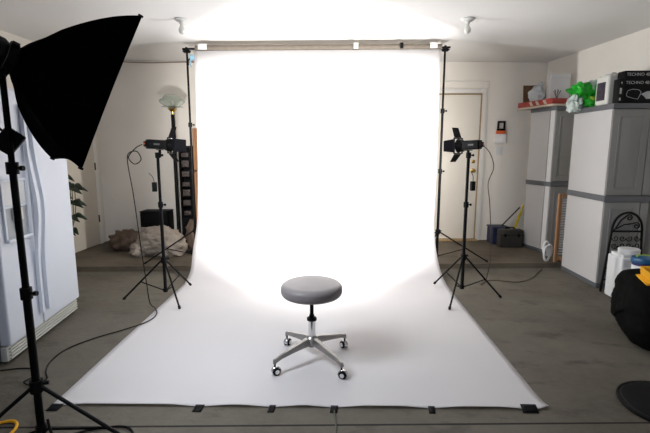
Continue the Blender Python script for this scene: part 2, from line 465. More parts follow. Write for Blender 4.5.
light_stand('backdrop_stand', 'tall thin black stand holding the left end of the backdrop crossbar', 'stand', (-1.70, RY+.03), 2.50,
            [(-2.26, 4.90, H0), (-1.28, 4.76, 0), (-1.62, 5.62, H0)], group=None, joints=(1.15, 1.68))
light_stand('backdrop_stand', 'tall thin black stand holding the right end of the backdrop crossbar', 'stand', (1.19, RY+.03), 2.50,
            [(1.80, 5.10, H0), (.87, 4.62, 0), (.98, 5.67, H0)], group=None, joints=(1.15, 1.83))
for sx in (-1.70, 1.19):
    s = 'left' if sx < 0 else 'right'
    k = thing('bar_holder', 'black bracket with wing screw on top of the %s backdrop stand' % s, 'bracket', (sx, RY+.02, 2.50))
    obj('bracket', B().box((-.035, -.02, -.03), (.035, .03, -.001), bev=.004).box((-.011, -.012, 0), (.011, .012, .03), bev=.003), 'blackp', k)
    obj('wing_screw', B().tube([(-.05, 0, -.012), (.05, 0, -.012)], .006, 8), 'blackp', k)

light_stand('light_stand', 'black tripod light stand left of the paper, under the left flash head', 'stand', (-1.62, 3.92), 1.32,
            [(-2.0, 3.86, 0), (-1.38, 3.62, .006), (-1.50, 4.27, .012)])
light_stand('light_stand', 'black tripod light stand at the right edge of the paper, under the right flash head', 'stand', (1.185, 4.0), 1.315,
            [(1.00, 4.33, .03), (.985, 3.66, .008), (1.56, 4.01, 0)])

def flash_head(label, loc, aim, doors):
    t = thing('flash_head', label, 'studio light', loc)
    t.matrix_world = frame(loc, aim) @ Matrix.Scale(.86, 4)
    # local x = direction of the light
    RX = Matrix.Rotation(PI/2, 4, 'Y')
    obj('housing', B().box((-.215, -.045, -.045), (-.02, .045, .05), bev=.018, seg=3).box((-.237, -.03, -.025), (-.215, .03, .03), bev=.006), 'blackp', t)
    obj('badge', B().box((-.16, -.0465, -.005), (-.10, -.0455, .012)).box((-.16, .0455, -.005), (-.10, .0465, .012)), 'badge', t)
    obj('orange_knob', B().tube([(-.237, -.012, .005), (-.245, -.012, .005)], .009, 10), 'orange', t)
    obj('reflector', B().lathe([(0, .0), (.052, .0), (.074, .06), (.070, .06), (.045, .004), (0, .004)], 28, T(-.025, 0, 0) @ RX), 'black', t)
    obj('flash_tube', B().lathe([(0, .030), (.026, .028), (.032, .018), (.030, 0), (0, -.002)], 20, T(-.02, 0, 0) @ RX), 'lampface', t)
    fr = B()
    for a in (-1, 1):
        fr.box((.032, -.085, a*.079-.006), (.044, .085, a*.079+.006)).box((.032, a*.079-.006, -.073), (.044, a*.079+.006, .073))
    obj('barndoor_frame', fr, 'flap', t)
    for ax, ang, ln, wd in doors:
        # hinge line at the frame; opened outwards by ang from the light axis
        b = B(); w2 = wd
        b.prism([(0, -.07), (ln, -w2), (ln, w2), (0, .07)], -.0012, .0012)
        if ax == 'top': m = T(.042, 0, .087) @ Matrix.Rotation(-ang, 4, 'Y')
        elif ax == 'bottom': m = T(.042, 0, -.087) @ Matrix.Rotation(ang, 4, 'Y')
        elif ax == 'left': m = T(.042, .087, 0) @ Matrix.Rotation(ang, 4, 'Z') @ Matrix.Rotation(PI/2, 4, 'X')
        else: m = T(.042, -.087, 0) @ Matrix.Rotation(-ang, 4, 'Z') @ Matrix.Rotation(PI/2, 4, 'X')
        bmesh.ops.transform(b.bm, matrix=m, verts=b.bm.verts)
        obj('barndoor_leaf', b, 'flap', t, smooth=False)
    yk = B().box((-.10, -.055, -.055), (-.06, .055, -.047), bev=.003)
    yk.tube([(-.08, 0, -.052), (-.08, 0, -.13)], .014, 12).tube([(-.08, 0, -.085), (-.115, 0, -.10)], .006, 8)
    obj('tilt_bracket', yk, 'black', t)
    # the flash itself
    ld = bpy.data.lights.new('flash_light', 'AREA'); ld.shape = 'DISK'; ld.size = .10; ld.energy = STROBE_W; ld.color = STROBE_COL
    lo = bpy.data.objects.new('flash_light', ld); C.objects.link(lo); lo.parent = t
    lo.location = (.016, 0, 0); lo.rotation_euler = (0, -PI/2, 0)
    return t
D2 = math.radians
hl = flash_head('black flash head with open barndoors pointing right, left of the paper', (-1.535, 3.94, 1.435), (.72, .69, -.04),
                [('top', D2(72), .11, .062), ('bottom', D2(54), .10, .055), ('left', D2(74), .10, .055), ('right', D2(32), .115, .06)])
hr = flash_head('black flash head with open barndoors pointing left, right of the paper', (1.125, 4.03, 1.43), (-.70, .72, -.04),
                [('top', D2(72), .11, .062), ('bottom', D2(54), .10, .055), ('left', D2(32), .10, .055), ('right', D2(74), .10, .055)])

# battery packs / receivers hanging on the stands
def pack(loc, lab, s=1):
    t = thing('hanging_receiver', lab, 'receiver', loc, .4)
    obj('body', B().box((-.022, -.014, -.05), (.022, .014, .035), bev=.006), 'blackp', t)
    obj('cord_stub', B().tube(smooth_path([(0, 0, .035), (-.01*s, -.01, .08), (-.04*s, -.02, .12)]), .003, 6), 'cable', t)
    return t
pack((-1.645, 3.87, 1.07), 'small black receiver dangling on the left light stand')
pack((1.215, 3.93, 1.08), 'small black receiver dangling on the right light stand')

def cable(name, pts, r, m, lab, n=8, cat='cable'):
    return tag(obj(name, B().tube(smooth_path(pts, n), r, 6), m), lab, cat)
cable('power_cable', [(-1.70, 3.80, 1.44), (-1.76, 3.80, 1.41), (-1.83, 3.80, 1.33), (-1.78, 3.80, 1.27), (-1.72, 3.80, 1.31), (-1.75, 3.79, 1.38), (-1.82, 3.78, 1.36),
      (-1.83, 3.78, 1.26), (-1.80, 3.78, 1.0), (-1.76, 3.76, .6), (-1.71, 3.72, .25), (-1.68, 3.70, .04), (-1.60, 3.62, .016), (-1.53, 3.48, .014), (-1.54, 3.32, .014), (-1.66, 3.16, .012),
      (-1.80, 3.02, .008), (-1.90, 2.84, .008), (-1.90, 2.66, .008), (-1.84, 2.52, .008), (-1.78, 2.44, .008), (-1.80, 2.36, .008), (-1.88, 2.38, .016), (-1.88, 2.47, .008), (-1.98, 2.56, .008), (-2.2, 2.5, .008), (-2.6, 2.3, .008)],
      .0045, 'cable', 'long thin dark cable from the left flash head down across the floor to the left')
cable('power_cable', [(1.275, 3.88, 1.43), (1.33, 3.86, 1.36), (1.37, 3.87, 1.24), (1.33, 3.87, 1.10), (1.36, 3.88, .9), (1.40, 3.9, .5), (1.42, 4.0, .25), (1.46, 4.2, .08), (1.50, 4.42, .007), (1.66, 4.56, .007),
      (1.9, 4.5, .007), (2.1, 4.62, .007), (2.28, 4.85, .007), (2.40, 5.0, .007)], .0042, 'cableb', 'brown wire from the right flash head running over the floor to the grey cabinets')
cable('floor_cable', [(-.01, 2.155, .009), (-.005, 2.10, .006), (0.0, 2.0, .006), (-.01, 1.9, .006), (.01, 1.7, .006), (.0, 1.3, .006)], .004, 'cableg', 'thin grey wire running from the front tape towards the camera')
cable('wall_wire', [(-3.30, 6.14, 2.575), (-3.0, 6.155, 2.582), (-2.6, 6.175, 2.57), (-2.2, 6.195, 2.58), (-1.7, 6.215, 2.585)], .006, 'wire', 'brown wire stapled along the top of the back wall at left', cat='wire')

# ------------------------------------------------------------------ softbox on its stand
Nk = V((-1.337, 1.831, 1.788)); Fc = V((-1.127, 2.052, 1.660))
dd = V((.635, .668, -.388)).normalized(); uu = V((.317, .2326, .9195)).normalized(); ww = V((.704, -.707, -.064)).normalized()
sb = thing('softbox', 'large black rectangular softbox on a stand at far left, aimed down at the stool', 'softbox', Nk)
R_ = Matrix((ww, uu, dd)).transposed().to_4x4(); R_.translation = Nk   # local x = w, y = up, z = forward
if R_.to_3x3().determinant() < 0: pass
sb.matrix_world = R_
Wd, Ht, L_ = .245, .35, .325
RB = .047; OX, OY = .13, -.040
def sq_ring(fr, n=12):
    # superellipse-like section growing from round neck to rectangular rim, fabric bulging between the rods
    pts = []
    g = .35*math.sin(fr*PI/2)+.65*fr**.80
    hx, hy = RB+(Wd-RB)*g, RB+(Ht-RB)*g
    z = L_*fr
    for s in range(4):
        for k in range(n):
            t = k/n
            c = [(1, 1), (-1, 1), (-1, -1), (1, -1)]
            a, b = c[s], c[(s+1) % 4]
            x, y = a[0]+(b[0]-a[0])*t, a[1]+(b[1]-a[1])*t
            bul = 1-.15*math.sin(PI*t)*min(1, fr*1.5)*(1 if fr < 1 else .4)
            # blend to a circle near the neck
            ln = math.hypot(x, y); k2 = max(0, 1-fr*4)
            x2, y2 = x*(1-k2)+x/ln*k2, y*(1-k2)+y/ln*k2
            pts.append((x2*hx*bul+OX*(1-g), y2*hy*bul+OY*(1-g), z))
    return pts
b = B(); rings = []
for i in range(15):
    rings.append([b.bm.verts.new(p) for p in sq_ring(i/14)])
rings.append([b.bm.verts.new((p[0], p[1], p[2]+.006)) for p in sq_ring(1.0)])
for a, c in zip(rings, rings[1:]):
    for k in range(len(a)): b.bm.faces.new((a[k], a[(k+1) % len(a)], c[(k+1) % len(a)], c[k]))
obj('fabric_shell', b, 'fabric', sb, angle=50, solid=.003)
b = B(); b.bm.faces.new([b.bm.verts.new((p[0]*.985, p[1]*.985, L_+.004)) for p in sq_ring(1.0)])
obj('diffuser', b, 'diffuser', sb)
ON = T(OX, OY, 0)
for sx, sy in ((1, 1), (-1, 1), (-1, -1), (1, -1)):
    obj('rod_tip', B().tube([(sx*Wd, sy*Ht, L_-.01), (sx*(Wd+.001), sy*(Ht+.001), L_+.010)], .005, 8), 'blackp', sb)
obj('speed_ring', B().lathe([(.045, -.03), (.066, -.03), (.068, -.004), (.050, .006), (.045, .006)], 28, ON), 'black', sb)
for a in range(4): obj('rod_socket', B().box((-.010, .060, -.030), (.010, .078, -.006), ON @ Matrix.Rotation(PI/4+a*PI/2, 4, 'Z')), 'black', sb)
fh = thing('flash_head', 'large black flash head behind the softbox at the far left edge', 'studio light')
fh.matrix_world = R_
obj('housing', B().lathe([(0, -.36), (.050, -.36), (.062, -.345), (.064, -.05), (.055, -.033), (0, -.033)], 28, ON), 'blackp', fh)
obj('handle', B().tube(smooth_path([(OX, .050, -.32), (OX, .09, -.30), (OX, .09, -.20), (OX, .050, -.18)]), .009, 8), 'blackp', fh)
Pp = V((-1.345, 1.775, 0))
ax = Nk+ww*OX+uu*OY-dd*.12
b = B(); 
Ri = R_.inverted()
p0 = Ri @ V((Pp.x, Pp.y, 1.70)); p1 = Ri @ (ax-V((0, 0, .055)))
b.tube([p0, p0.lerp(p1, .5), p1], .022, 12)
b.box((-.03, -.03, -.02), (.03, .03, .02), T(*p0.lerp(p1, .5)))
obj('tilt_bracket', b, 'black', fh)
ss = light_stand('softbox_stand', 'heavy black tripod stand carrying the softbox at the left front', 'stand', (Pp.x, Pp.y), 1.70,
            [(-.78, 1.75, 0), (-1.72, 1.33, 0), (-1.70, 2.25, 0)], hub=.35, low=.14, radii=(.0165, .014, .012), joints=(.79, 1.33))
for zz in (1.45,):
    k = thing('clamp_box', 'angular black generator clamped to the softbox stand beside the refrigerator', 'clamp', (Pp.x, Pp.y, 1.43), .5)
    obj('body', B().box((-.05, .018, -.05), (.03, .06, .05), T(0, 0, 0) @ Matrix.Rotation(D2(38), 4, 'Y'), bev=.008), 'blackp', k)
    obj('lever', B().tube([(-.03, .03, .02), (-.09, .03, .08)], .006, 8).tube([(-.01, .03, .03), (-.07, .03, .10)], .005, 8), 'blackp', k)
cable('stand_cable', [(-1.30, 1.76, .20), (-1.24, 1.72, .12), (-1.10, 1.72, .03), (-.98, 1.85, .01), (-1.05, 1.98, .01), (-1.2, 1.97, .01), (-1.33, 1.90, .01), (-1.45, 1.80, .01), (-1.6, 1.62, .01)], .006, 'cable', 'black cable looped on the floor around the softbox stand')
ring = [(-1.69+.08*math.cos(a), 1.93+.085*math.sin(a), .011+.004*math.sin(2*a)) for a in [2*PI*k/32 for k in range(32)]]
b = B().tube(ring, .008, 8, closed=True)
tag(obj('cable_coil', b, 'yellow2'), 'yellow cable ring lying on the floor at the lower left', 'cable')

# ------------------------------------------------------------------ stool
st = thing('stool', 'round grey vinyl swivel stool on chrome castors standing on the paper', 'stool', (-.163, 2.72, .004))
rs = .200; zt, zb = .548, .455
pr = [(0, zb), (rs-.035, zb)]
for k in range(0, 7): a = -PI/2+k/6*PI/2; pr.append((rs-.030+.030*math.cos(a), zb+.034+.034*math.sin(a)))
for k in range(0, 9): a = k/8*PI/2; pr.append((rs-.045+.045*math.cos(a), zt-.042+.034*math.sin(a)))
pr += [(rs-.08, zt-.004), (rs-.13, zt), (0, zt+.001)]
obj('seat', B().lathe(pr, 64), 'vinyl', st, angle=60)
obj('seat_plate', B().lathe([(0, zb-.012), (.075, zb-.012), (.075, zb), (0, zb)], 32), 'black', st)
obj('piston_rod', B().tube([(0, 0, .30), (0, 0, zb-.010)], .0125, 16), 'black', st)
obj('column_cap', B().lathe([(0, .286), (.031, .286), (.033, .295), (.031, .304), (.018, .310), (.016, .325), (0, .325)], 28), 'blackp', st)
obj('column', B().lathe([(0, .15), (.0235, .15), (.0235, .287), (0, .287)], 28), 'chrome', st)
obj('hub', B().lathe([(0, .105), (.026, .105), (.034, .118), (.040, .150), (.040, .168), (.028, .180), (0, .180)], 32), 'alu', st)
for i, a in enumerate((221, 312, 131, 41)):
    an = D2(a); R = .292
    mz = Matrix.Rotation(an, 4, 'Z')
    b = B(); secs = []
    for q, (x, w, z0, z1) in enumerate(((.018, .024, .122, .172), (.07, .021, .118, .163), (.16, .0165, .108, .140), (.25, .0135, .094, .120), (R-.010, .0125, .082, .108), (R+.010, .0115, .072, .106))):
        secs.append([b.bm.verts.new(mz @ V(p)) for p in ((x, -w, z0), (x, w, z0), (x, w*.72, z1), (x, -w*.72, z1))])
    for p, q in zip(secs, secs[1:]):
        for k in range(4): b.bm.faces.new((p[k], p[(k+1) % 4], q[(k+1) % 4], q[k]))
    b.bm.faces.new(secs[0][::-1]); b.bm.faces.new(secs[-1])
    es = [e for e in b.bm.edges]
    bmesh.ops.bevel(b.bm, geom=es, offset=.003, segments=2, affect='EDGES')
    arm = obj('leg', b, 'alu', st)
    cx = mz @ V((R, 0, 0))
    sw = [0.5, -.3, 1.2, 2.2][i]
    mc = T(cx.x, cx.y, 0) @ Matrix.Rotation(sw, 4, 'Z')
    ca = obj('castor', B().lathe([(0, .045), (.006, .045), (.006, .078), (0, .078)], 12, mc), 'black', st)
    hb = B(); 
    seg = 12; R2 = Matrix.Rotation(PI/2, 4, 'X')
    # hood: half shell over the wheels
    hv = []
    for k in range(seg+1):
        aa = PI*(-.05+1.10*k/seg)
        hv.append([hb.bm.verts.new(mc @ V((.029*math.cos(aa)+.008, yy, .026+.029*math.sin(aa)))) for yy in (-.013, .013)])
    for p, q in zip(hv, hv[1:]): hb.bm.faces.new((p[0], p[1], q[1], q[0]))
    obj('hood', hb, 'chrome', ca, solid=.003)
    for sgn in (-1, 1):
        wm = mc @ T(.008, sgn*.0145, .0255) @ R2
        obj('wheel', B().lathe([(0, -.0065), (.020, -.0065), (.0245, -.004), (.0255, 0), (.0245, .004), (.020, .0065), (0, .0065)], 24, wm), 'rubber', ca)
        obj('wheel_cap', B().lathe([(0, .0), (.015, 0), (.014, .003), (0, .004)], 20, mc @ T(.008, sgn*.0205, .0265) @ Matrix.Rotation(-sgn*PI/2, 4, 'X')), 'chrome', ca)

# ------------------------------------------------------------------ refrigerator
fr = thing('refrigerator', 'tall white side by side refrigerator with water dispenser along the left wall', 'refrigerator', (-2.125, 2.62, 0), D2(7.0))
# local: +y runs to the far end along the front, +x towards the room
FH = 1.79; FL = .97
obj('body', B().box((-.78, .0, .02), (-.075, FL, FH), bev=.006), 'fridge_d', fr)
obj('top_cap', B().box((-.78, 0, FH+.001), (-.06, FL, FH+.02), bev=.004), 'fridge', fr)
for y0, y1, nm in ((.0, .398, 'freezer_door'), (.412, FL, 'fridge_door')):
    dr = obj(nm, B().box((-.07, y0, .125), (0, y1, FH), bev=.016, seg=4), 'fridge', fr, angle=50)
    # bowed handle next to the gap
    yh = y1-.035 if nm == 'freezer_door' else y0+.035
    pts = []
    for k in range(21):
        t = k/20; z = .22+t*1.48; out = .018+.036*math.exp(-((z-1.0)/.26)**2)
        pts.append((out, yh, z))
    hb = B(); secs = []
    for (x, yy, z) in pts:
        secs.append([hb.bm.verts.new(p) for p in ((x-.012, yy-.014, z), (x+.012, yy-.014, z), (x+.012, yy+.014, z), (x-.012, yy+.014, z))])
    for p, q in zip(secs, secs[1:]):
        for k in range(4): hb.bm.faces.new((p[k], p[(k+1) % 4], q[(k+1) % 4], q[k]))
    hb.bm.faces.new(secs[0][::-1]); hb.bm.faces.new(secs[-1])
    obj('handle', hb, 'fridge', dr, angle=60)
    if nm == 'freezer_door':
        fb = B()
        y_0, y_1, z0, z1 = .055, .335, .80, 1.21
        fb.box((.0, y_0, z1-.02), (.016, y_1, z1), bev=.004).box((.0, y_0, z0), (.03, y_1, z0+.02), bev=.004)
        fb.box((.0, y_0, z0+.02), (.016, y_0+.02, z1-.02), bev=.004).box((.0, y_1-.02, z0+.02), (.016, y_1, z1-.02), bev=.004)
        fb.box((.0, y_0+.02, 1.02), (.012, y_1-.02, 1.035))
        obj('dispenser_frame', fb, 'fridge', dr)
        obj('dispenser_recess', B().box((.001, y_0+.021, z0+.021), (.004, y_1-.021, 1.019)), 'disp', dr)
        obj('dispenser_panel', B().box((.001, y_0+.021, 1.036), (.010, y_1-.021, z1-.021), bev=.003), 'white', dr)
        obj('dispenser_spout', B().box((.006, .15, .93), (.024, .25, 1.015), bev=.008).box((.006, .17, .86), (.014, .23, .93), bev=.003), 'offwhite', dr)
gb = B().box((-.07, .0, .02), (-.03, FL, .118), bev=.003)
for k in range(4): gb.box((-.03, .02, .030+.022*k), (-.014, FL-.02, .040+.022*k), bev=.002)
obj('base_grille', gb, 'grille', fr)

# ------------------------------------------------------------------ plant behind the refrigerator
pl = thing('potted_plant', 'leafy dark green plant standing between the refrigerator and the left door', 'plant', (-3.255, 4.93, H0))
obj('pot', B().lathe([(0, 0), (.075, 0), (.095, .24), (.105, .25), (.105, .28), (.09, .28), (.085, .24), (0, .24)], 28), 'pot', pl)
obj('soil', B().lathe([(0, .245), (.084, .245), (.084, .25), (0, .262)], 20), 'soil', pl)
sb_, lb = B(), B()
for s in range(5):
    a = s*2.4+.3; top = V((.20+.06*math.cos(a), .05*math.sin(a)-.05, .88+.16*random.random()))
    p0 = V((.04*math.cos(a), .04*math.sin(a), .24)); path = [p0.lerp(top, t)+V((.05*math.sin(PI*t)+.02*math.sin(3*t+a), .02*math.cos(4*t), 0)) for t in [k/8 for k in range(9)]]
    sb_.tube(path, .005, 6)
    for k in range(2, 9, 2):
        for sgn in (-1, 1):
            base = path[k]; an = (0 if sgn > 0 else PI*.8)+random.uniform(-.7, .7); ln = random.uniform(.12, .17)
            dr_ = V((math.cos(an), math.sin(an), .25)).normalized(); sd = dr_.cross(V((.5+.3*sgn, -.8, .5))).normalized()
            g = []
            for q in range(6):
                t = q/5; w = .030*math.sin(PI*min(1, t*.92+.06))**.8; c = base+dr_*ln*t-V((0, 0, .09*t*t))
                g.append([c-sd*w, c-V((0, .004, .003)), c+sd*w])
            lb.sheet(g)
obj('stem', sb_, 'stem', pl)
obj('foliage', lb, 'leaf', pl, solid=.001)

# ------------------------------------------------------------------ back left clutter
def blobthing(name, lab, cat, c, rad, m, group=None, **k):
    b = B().blob((0, 0, 0), rad, flat=-rad[2]*.62, **k)
    o = obj(name, b, m, None, angle=80, loc=(c[0], c[1], c[2]+rad[2]*.62+.004))
    return tag(o, lab, cat, group)
cv = thing('canvas_bundle', 'heap of crumpled beige canvas in front of the back wall, left of the backdrop', 'cloth', (-2.27, 5.42, H0))
obj('folded_cloth', B().blob((0, 0, .15), (.30, .20, .22), amp=.22, freq=1.8, sub=5, seed=4, flat=.004), 'canvas', cv, angle=80)
obj('cloth_fold', B().blob((.16, -.06, .10), (.17, .15, .15), amp=.35, freq=2.0, sub=4, seed=21, flat=.004), 'canvas', cv, angle=80)
obj('cloth_fold', B().blob((-.20, -.05, .08), (.15, .15, .11), amp=.35, freq=2.2, sub=4, seed=31, flat=.004), 'canvas', cv, angle=80)
blobthing('cloth_bag', 'low brown cloth bag lying against the back wall beside the left door', 'bag', (-2.82, 5.66, H0), (.22, .17, .16), 'brownbag', amp=.3, freq=2.5, seed=9)
blobthing('cloth_bag', 'brown bag leaning between the canvas heap and the disc rack', 'bag', (-1.93, 5.74, H0), (.11, .10, .24), 'brownbag', amp=.25, freq=2.5, seed=2)
bx = thing('speaker_box', 'plain black box standing behind the canvas heap', 'box', (-2.52, 5.97, H0))
obj('case', B().box((-.20, -.11, 0), (.18, .13, .47), bev=.01), 'blackp', bx)
obj('lid', B().box((-.205, -.115, .472), (.185, .135, .488), bev=.005), 'black', bx)
gb = thing('gear_bag', 'black folded stand parts lying on the slab behind the paper edge', 'stand', (-1.64, 5.44, H0))
for k, (p, q) in enumerate((((-.28, -.05, .03), (.22, .12, .20)), ((-.26, .02, .02), (.24, .05, .10)), ((-.20, -.10, .02), (.18, -.06, .05)))):
    obj('folded_leg', B().tube([p, q], .018, 8), 'black', gb)
obj('strap', B().tube(smooth_path([(-.22, -.08, .012), (-.1, -.02, .075), (.03, -.1, .03), (.1, .03, .08)]), .010, 6), 'bag', gb)

# disc rack
rk = thing('disc_rack', 'tall narrow black rack of disc cases against the back wall', 'rack', (-2.10, 6.05, H0))
rb = B().box((-.085, -.07, 0), (-.07, .08, 1.36)).box((.065, -.07, 0), (.08, .08, 1.36)).box((-.07, .065, 0), (.065, .08, 1.36)).box((-.085, -.07, 1.361), (.08, .08, 1.38)).box((-.07, -.07, 0), (.065, .064, .40))
obj('frame', rb, 'blackp', rk, smooth=False)
for k in range(7):
    z = .42+k*.135
    obj('shelf', B().box((-.069, -.066, z-.012), (.064, .064, z-.002)), 'blackp', rk, smooth=False)
for k in range(7):
    z = .42+k*.135
    tag(obj('disc_case', B().box((-2.155, 6.00, H0+z-.001), (-2.055, 6.09, H0+z+.055+.03*((k*7) % 3)/2), bev=.002), 'cd'), ['stack of disc cases on the lowest shelf of the black rack', 'stack of disc cases on the second shelf from the bottom of the rack', 'stack of disc cases on the third shelf from the bottom of the rack',
        'stack of disc cases on the middle shelf of the black rack', 'stack of disc cases on the third shelf from the top of the rack', 'stack of disc cases on the second shelf from the top of the rack', 'stack of disc cases on the topmost shelf of the black rack'][k], 'discs', 'disc cases in the black rack')
# plank
tag(obj('wood_plank', B().box((-.035, -.012, 0), (.035, .012, 1.62), bev=.003), 'plank', loc=(-1.965, 6.06, H0)), 'upright orange brown plank leaning by the left edge of the backdrop', 'plank')

# torchiere floor lamp
fl = thing('floor_lamp', 'black floor lamp with brass cup and frosted glass bowl behind the left flash head', 'lamp', (-2.165, 5.80, H0))
obj('base', B().lathe([(0, 0), (.12, 0), (.12, .012), (.03, .028), (0, .028)], 32), 'black', fl)
obj('pole', B().tube([(0, 0, .02), (0, 0, 1.785)], .024, 14), 'black', fl)
obj('brass_cup', B().lathe([(.014, 1.775), (.020, 1.79), (.022, 1.82), (.05, 1.845), (.062, 1.86), (.058, 1.862), (.02, 1.832), (0, 1.83)], 28), 'brass', fl)
obj('glass_disc', B().lathe([(.02, 1.866), (.135, 1.880), (.137, 1.885), (.02, 1.872)], 40), 'glass', fl)
obj('glass_bowl', B().lathe([(.03, 1.877), (.10, 1.893), (.150, 1.93), (.165, 1.955), (.150, 1.975), (.115, 1.99), (.110, 2.012), (.090, 2.03), (.086, 2.026), (.104, 2.008), (.110, 1.986), (.145, 1.968), (.157, 1.955), (.143, 1.934), (.095, 1.899), (.03, 1.883)], 48), 'glass', fl)
obj('bulb', B().lathe([(0, 1.885), (.012, 1.885), (.014, 1.92), (.02, 1.94), (0, 1.962)], 16), 'bulb', fl)

# ------------------------------------------------------------------ back wall right: light switch, emergency torch, bins, broom
wl = thing('emergency_torch', 'black and orange torch in a clear holder on the back wall beside the door', 'torch', on_back(2.33, 1.48), bw_ang)
obj('holder', B().box((-.075, -.045, .0), (.075, -.001, .13), bev=.008), 'clear', wl)
obj('orange_band', B().box((-.062, -.06, .131), (.062, -.006, .175), bev=.006), 'orange', wl)
obj('handle', B().box((-.055, -.058, .176), (.055, -.01, .205), bev=.006).box((-.055, -.05, .205), (-.033, -.02, .285), bev=.005).box((.033, -.05, .205), (.055, -.02, .285), bev=.005).box((-.055, -.05, .285), (.055, -.02, .31), bev=.006), 'blackp', wl)
sw = thing('light_switch', 'white double switch plate on the back wall under the torch', 'switch', on_back(2.335, 1.37), bw_ang)
obj('plate', B().box((-.045, -.008, -.06), (.045, -.001, .06), bev=.003), 'white', sw)
obj('toggle', B().box((-.006, -.02, -.012), (.006, -.008, .012), bev=.002), 'white', sw)

bb = thing('storage_bin', 'navy blue plastic bin on the slab beside the back door', 'bin', (2.33, 6.20, H0), .05)
obj('tub', B().prism([(-.13, -.10), (.09, -.10), (.09, .12), (-.13, .12)], 0, .23), 'blue', bb)
obj('rim', B().box((-.142, -.11, .231), (.10, .13, .25), bev=.005), 'blue', bb)
db = thing('tool_case', 'dark brown carrying case standing right of the navy bin', 'case', (2.385, 5.97, H0), .0)
obj('case_shell', B().box((-.15, -.07, 0), (.16, .07, .245), bev=.012), 'darkbox', db)
obj('seam', B().box((-.153, -.073, .17), (.163, .073, .178)), 'blackp', db)
obj('handle', B().tube(smooth_path([(-.05, 0, .243), (-.05, 0, .268), (.05, 0, .268), (.05, 0, .243)]), .008, 8), 'blackp', db)
obj('latch', B().box((-.10, -.078, .15), (-.07, -.0705, .195)).box((.08, -.078, .15), (.11, -.0705, .195)), 'blackp', db)
br = thing('dustpan_broom', 'yellow handled broom leaning in the corner behind the dark case', 'broom', (2.45, 6.12, H0))
obj('handle', B().box((-.018, -.006, 0), (.018, .006, .45), T(.02, .02, .06) @ Matrix.Rotation(D2(20), 4, 'Y') @ Matrix.Rotation(D2(-8), 4, 'X'), bev=.004), 'yellow', br)
obj('grip', B().tube([(.168, .078, .475), (.19, .09, .55)], .014, 8), 'yellow', br)
sk = thing('broom_stick', 'thin dark stick leaning from the navy bin up to the yellow broom handle', 'stick', (2.36, 6.2, H0))
obj('shaft', B().tube([(.0, .0, .255), (.235, .03, .50)], .009, 8), 'black', sk)
obj('end_cap', B().tube([(.235, .03, .50), (.247, .0325, .512)], .011, 8), 'blackp', sk)

# ------------------------------------------------------------------ cabinets
def cabinet(label, loc, rz, w, dep, h, band, sy=1):
    t = thing('storage_cabinet', label, 'cabinet', loc, rz)
    # local: x to the right along the doors, y to the back; origin front left corner
    half = ((.05, band-.03), (band+.03, h-.05))
    for z0, z1 in half:
        obj('side_panel', B().box((.0, .022, z0), (.02, dep, z1)), 'cab_s', t, smooth=False)
        obj('side_panel', B().box((w-.02, .022, z0), (w, dep, z1)), 'cab_s', t, smooth=False)
        obj('back_panel', B().box((.021, dep-.015, z0), (w-.021, dep, z1)), 'cab_s', t, smooth=False)
        n = 1 if w < .40 else 2
        xs = [(.004, w-.004)] if n == 1 else [(.004, w*.80), (w*.80+.006, w-.004)]
        for x0, x1 in xs:
            b = B().box((x0, .004, z0+.004), (x1, .020, z1-.004), bev=.003)
            if x1-x0 > .15:
                i0 = .055; X0, X1, Z0, Z1 = x0+i0, x1-i0, z0+i0+.01, z1-i0-.01
                for lo, hi in (((X0, -.002, Z0), (X0+.012, .005, Z1)), ((X1-.012, -.002, Z0), (X1, .005, Z1)), ((X0+.012, -.002, Z0), (X1-.012, .005, Z0+.012)), ((X0+.012, -.002, Z1-.012), (X1-.012, .005, Z1))):
                    b.box(lo, hi, bev=.003)
                b.box((X0+.03, .0, Z0+.03), (X1-.03, .005, Z1-.03), bev=.003)
            dr = obj('cabinet_door', b, 'cab_d', t)
        if w < .4: obj('vertical_seam', B().box((-.003, .10, z0), (.001, .112, z1)), 'cab_d', t, smooth=False)
    obj('base', B().box((-.004, .0, .0), (w+.004, dep+.003, .05), bev=.006), 'cab_t', t)
    obj('middle_band', B().box((-.014, -.014, band-.03), (w+.004, dep+.003, band+.03), bev=.006), 'cab_t', t)
    obj('top_cap', B().box((-.012, -.012, h-.05), (w+.004, dep+.003, h), bev=.008), 'cab_t', t)
    return t
near = cabinet('near tall grey two tier storage cabinet under the black carton, along the right wall', (2.635, 4.33, 0), 0, .435, .70, 1.83, .915)
far = cabinet('far tall grey two tier storage cabinet near the back corner on the raised slab', (2.68, 5.53, H0), D2(13), .31, .47, 1.86, .90)
NT = 1.83; FT = H0+1.86

# louvred shutter between cabinets
sh = thing('wood_shutter', 'brown framed louvred shutter standing between the two grey cabinets', 'shutter', (2.655, 5.09, 0), D2(2))
obj('frame_post', B().box((-.055, .0, 0), (-.015, .03, .82), bev=.003), 'shutterw', sh)
obj('frame_post', B().box((.19, .0, 0), (.23, .03, .82), bev=.003), 'shutterw', sh)
obj('frame_rail', B().box((-.014, .0, .78), (.189, .03, .82), bev=.003), 'shutterw', sh)
obj('frame_rail', B().box((-.014, .0, .02), (.189, .03, .06), bev=.003), 'shutterw', sh)
b = B()
for k in range(22): b.box((-.014, -.012, -.003), (.189, .012, .003), T(0, .015, .10+.031*k) @ Matrix.Rotation(.6, 4, 'X'))
obj('louvres', b, 'boardw', sh)
sh.location.y = 5.14; sh.location.z = H0; 
tr = thing('coiled_hose', 'white coiled hose standing beside the far cabinet, left of the shutter', 'hose', (2.535, 5.22, H0))
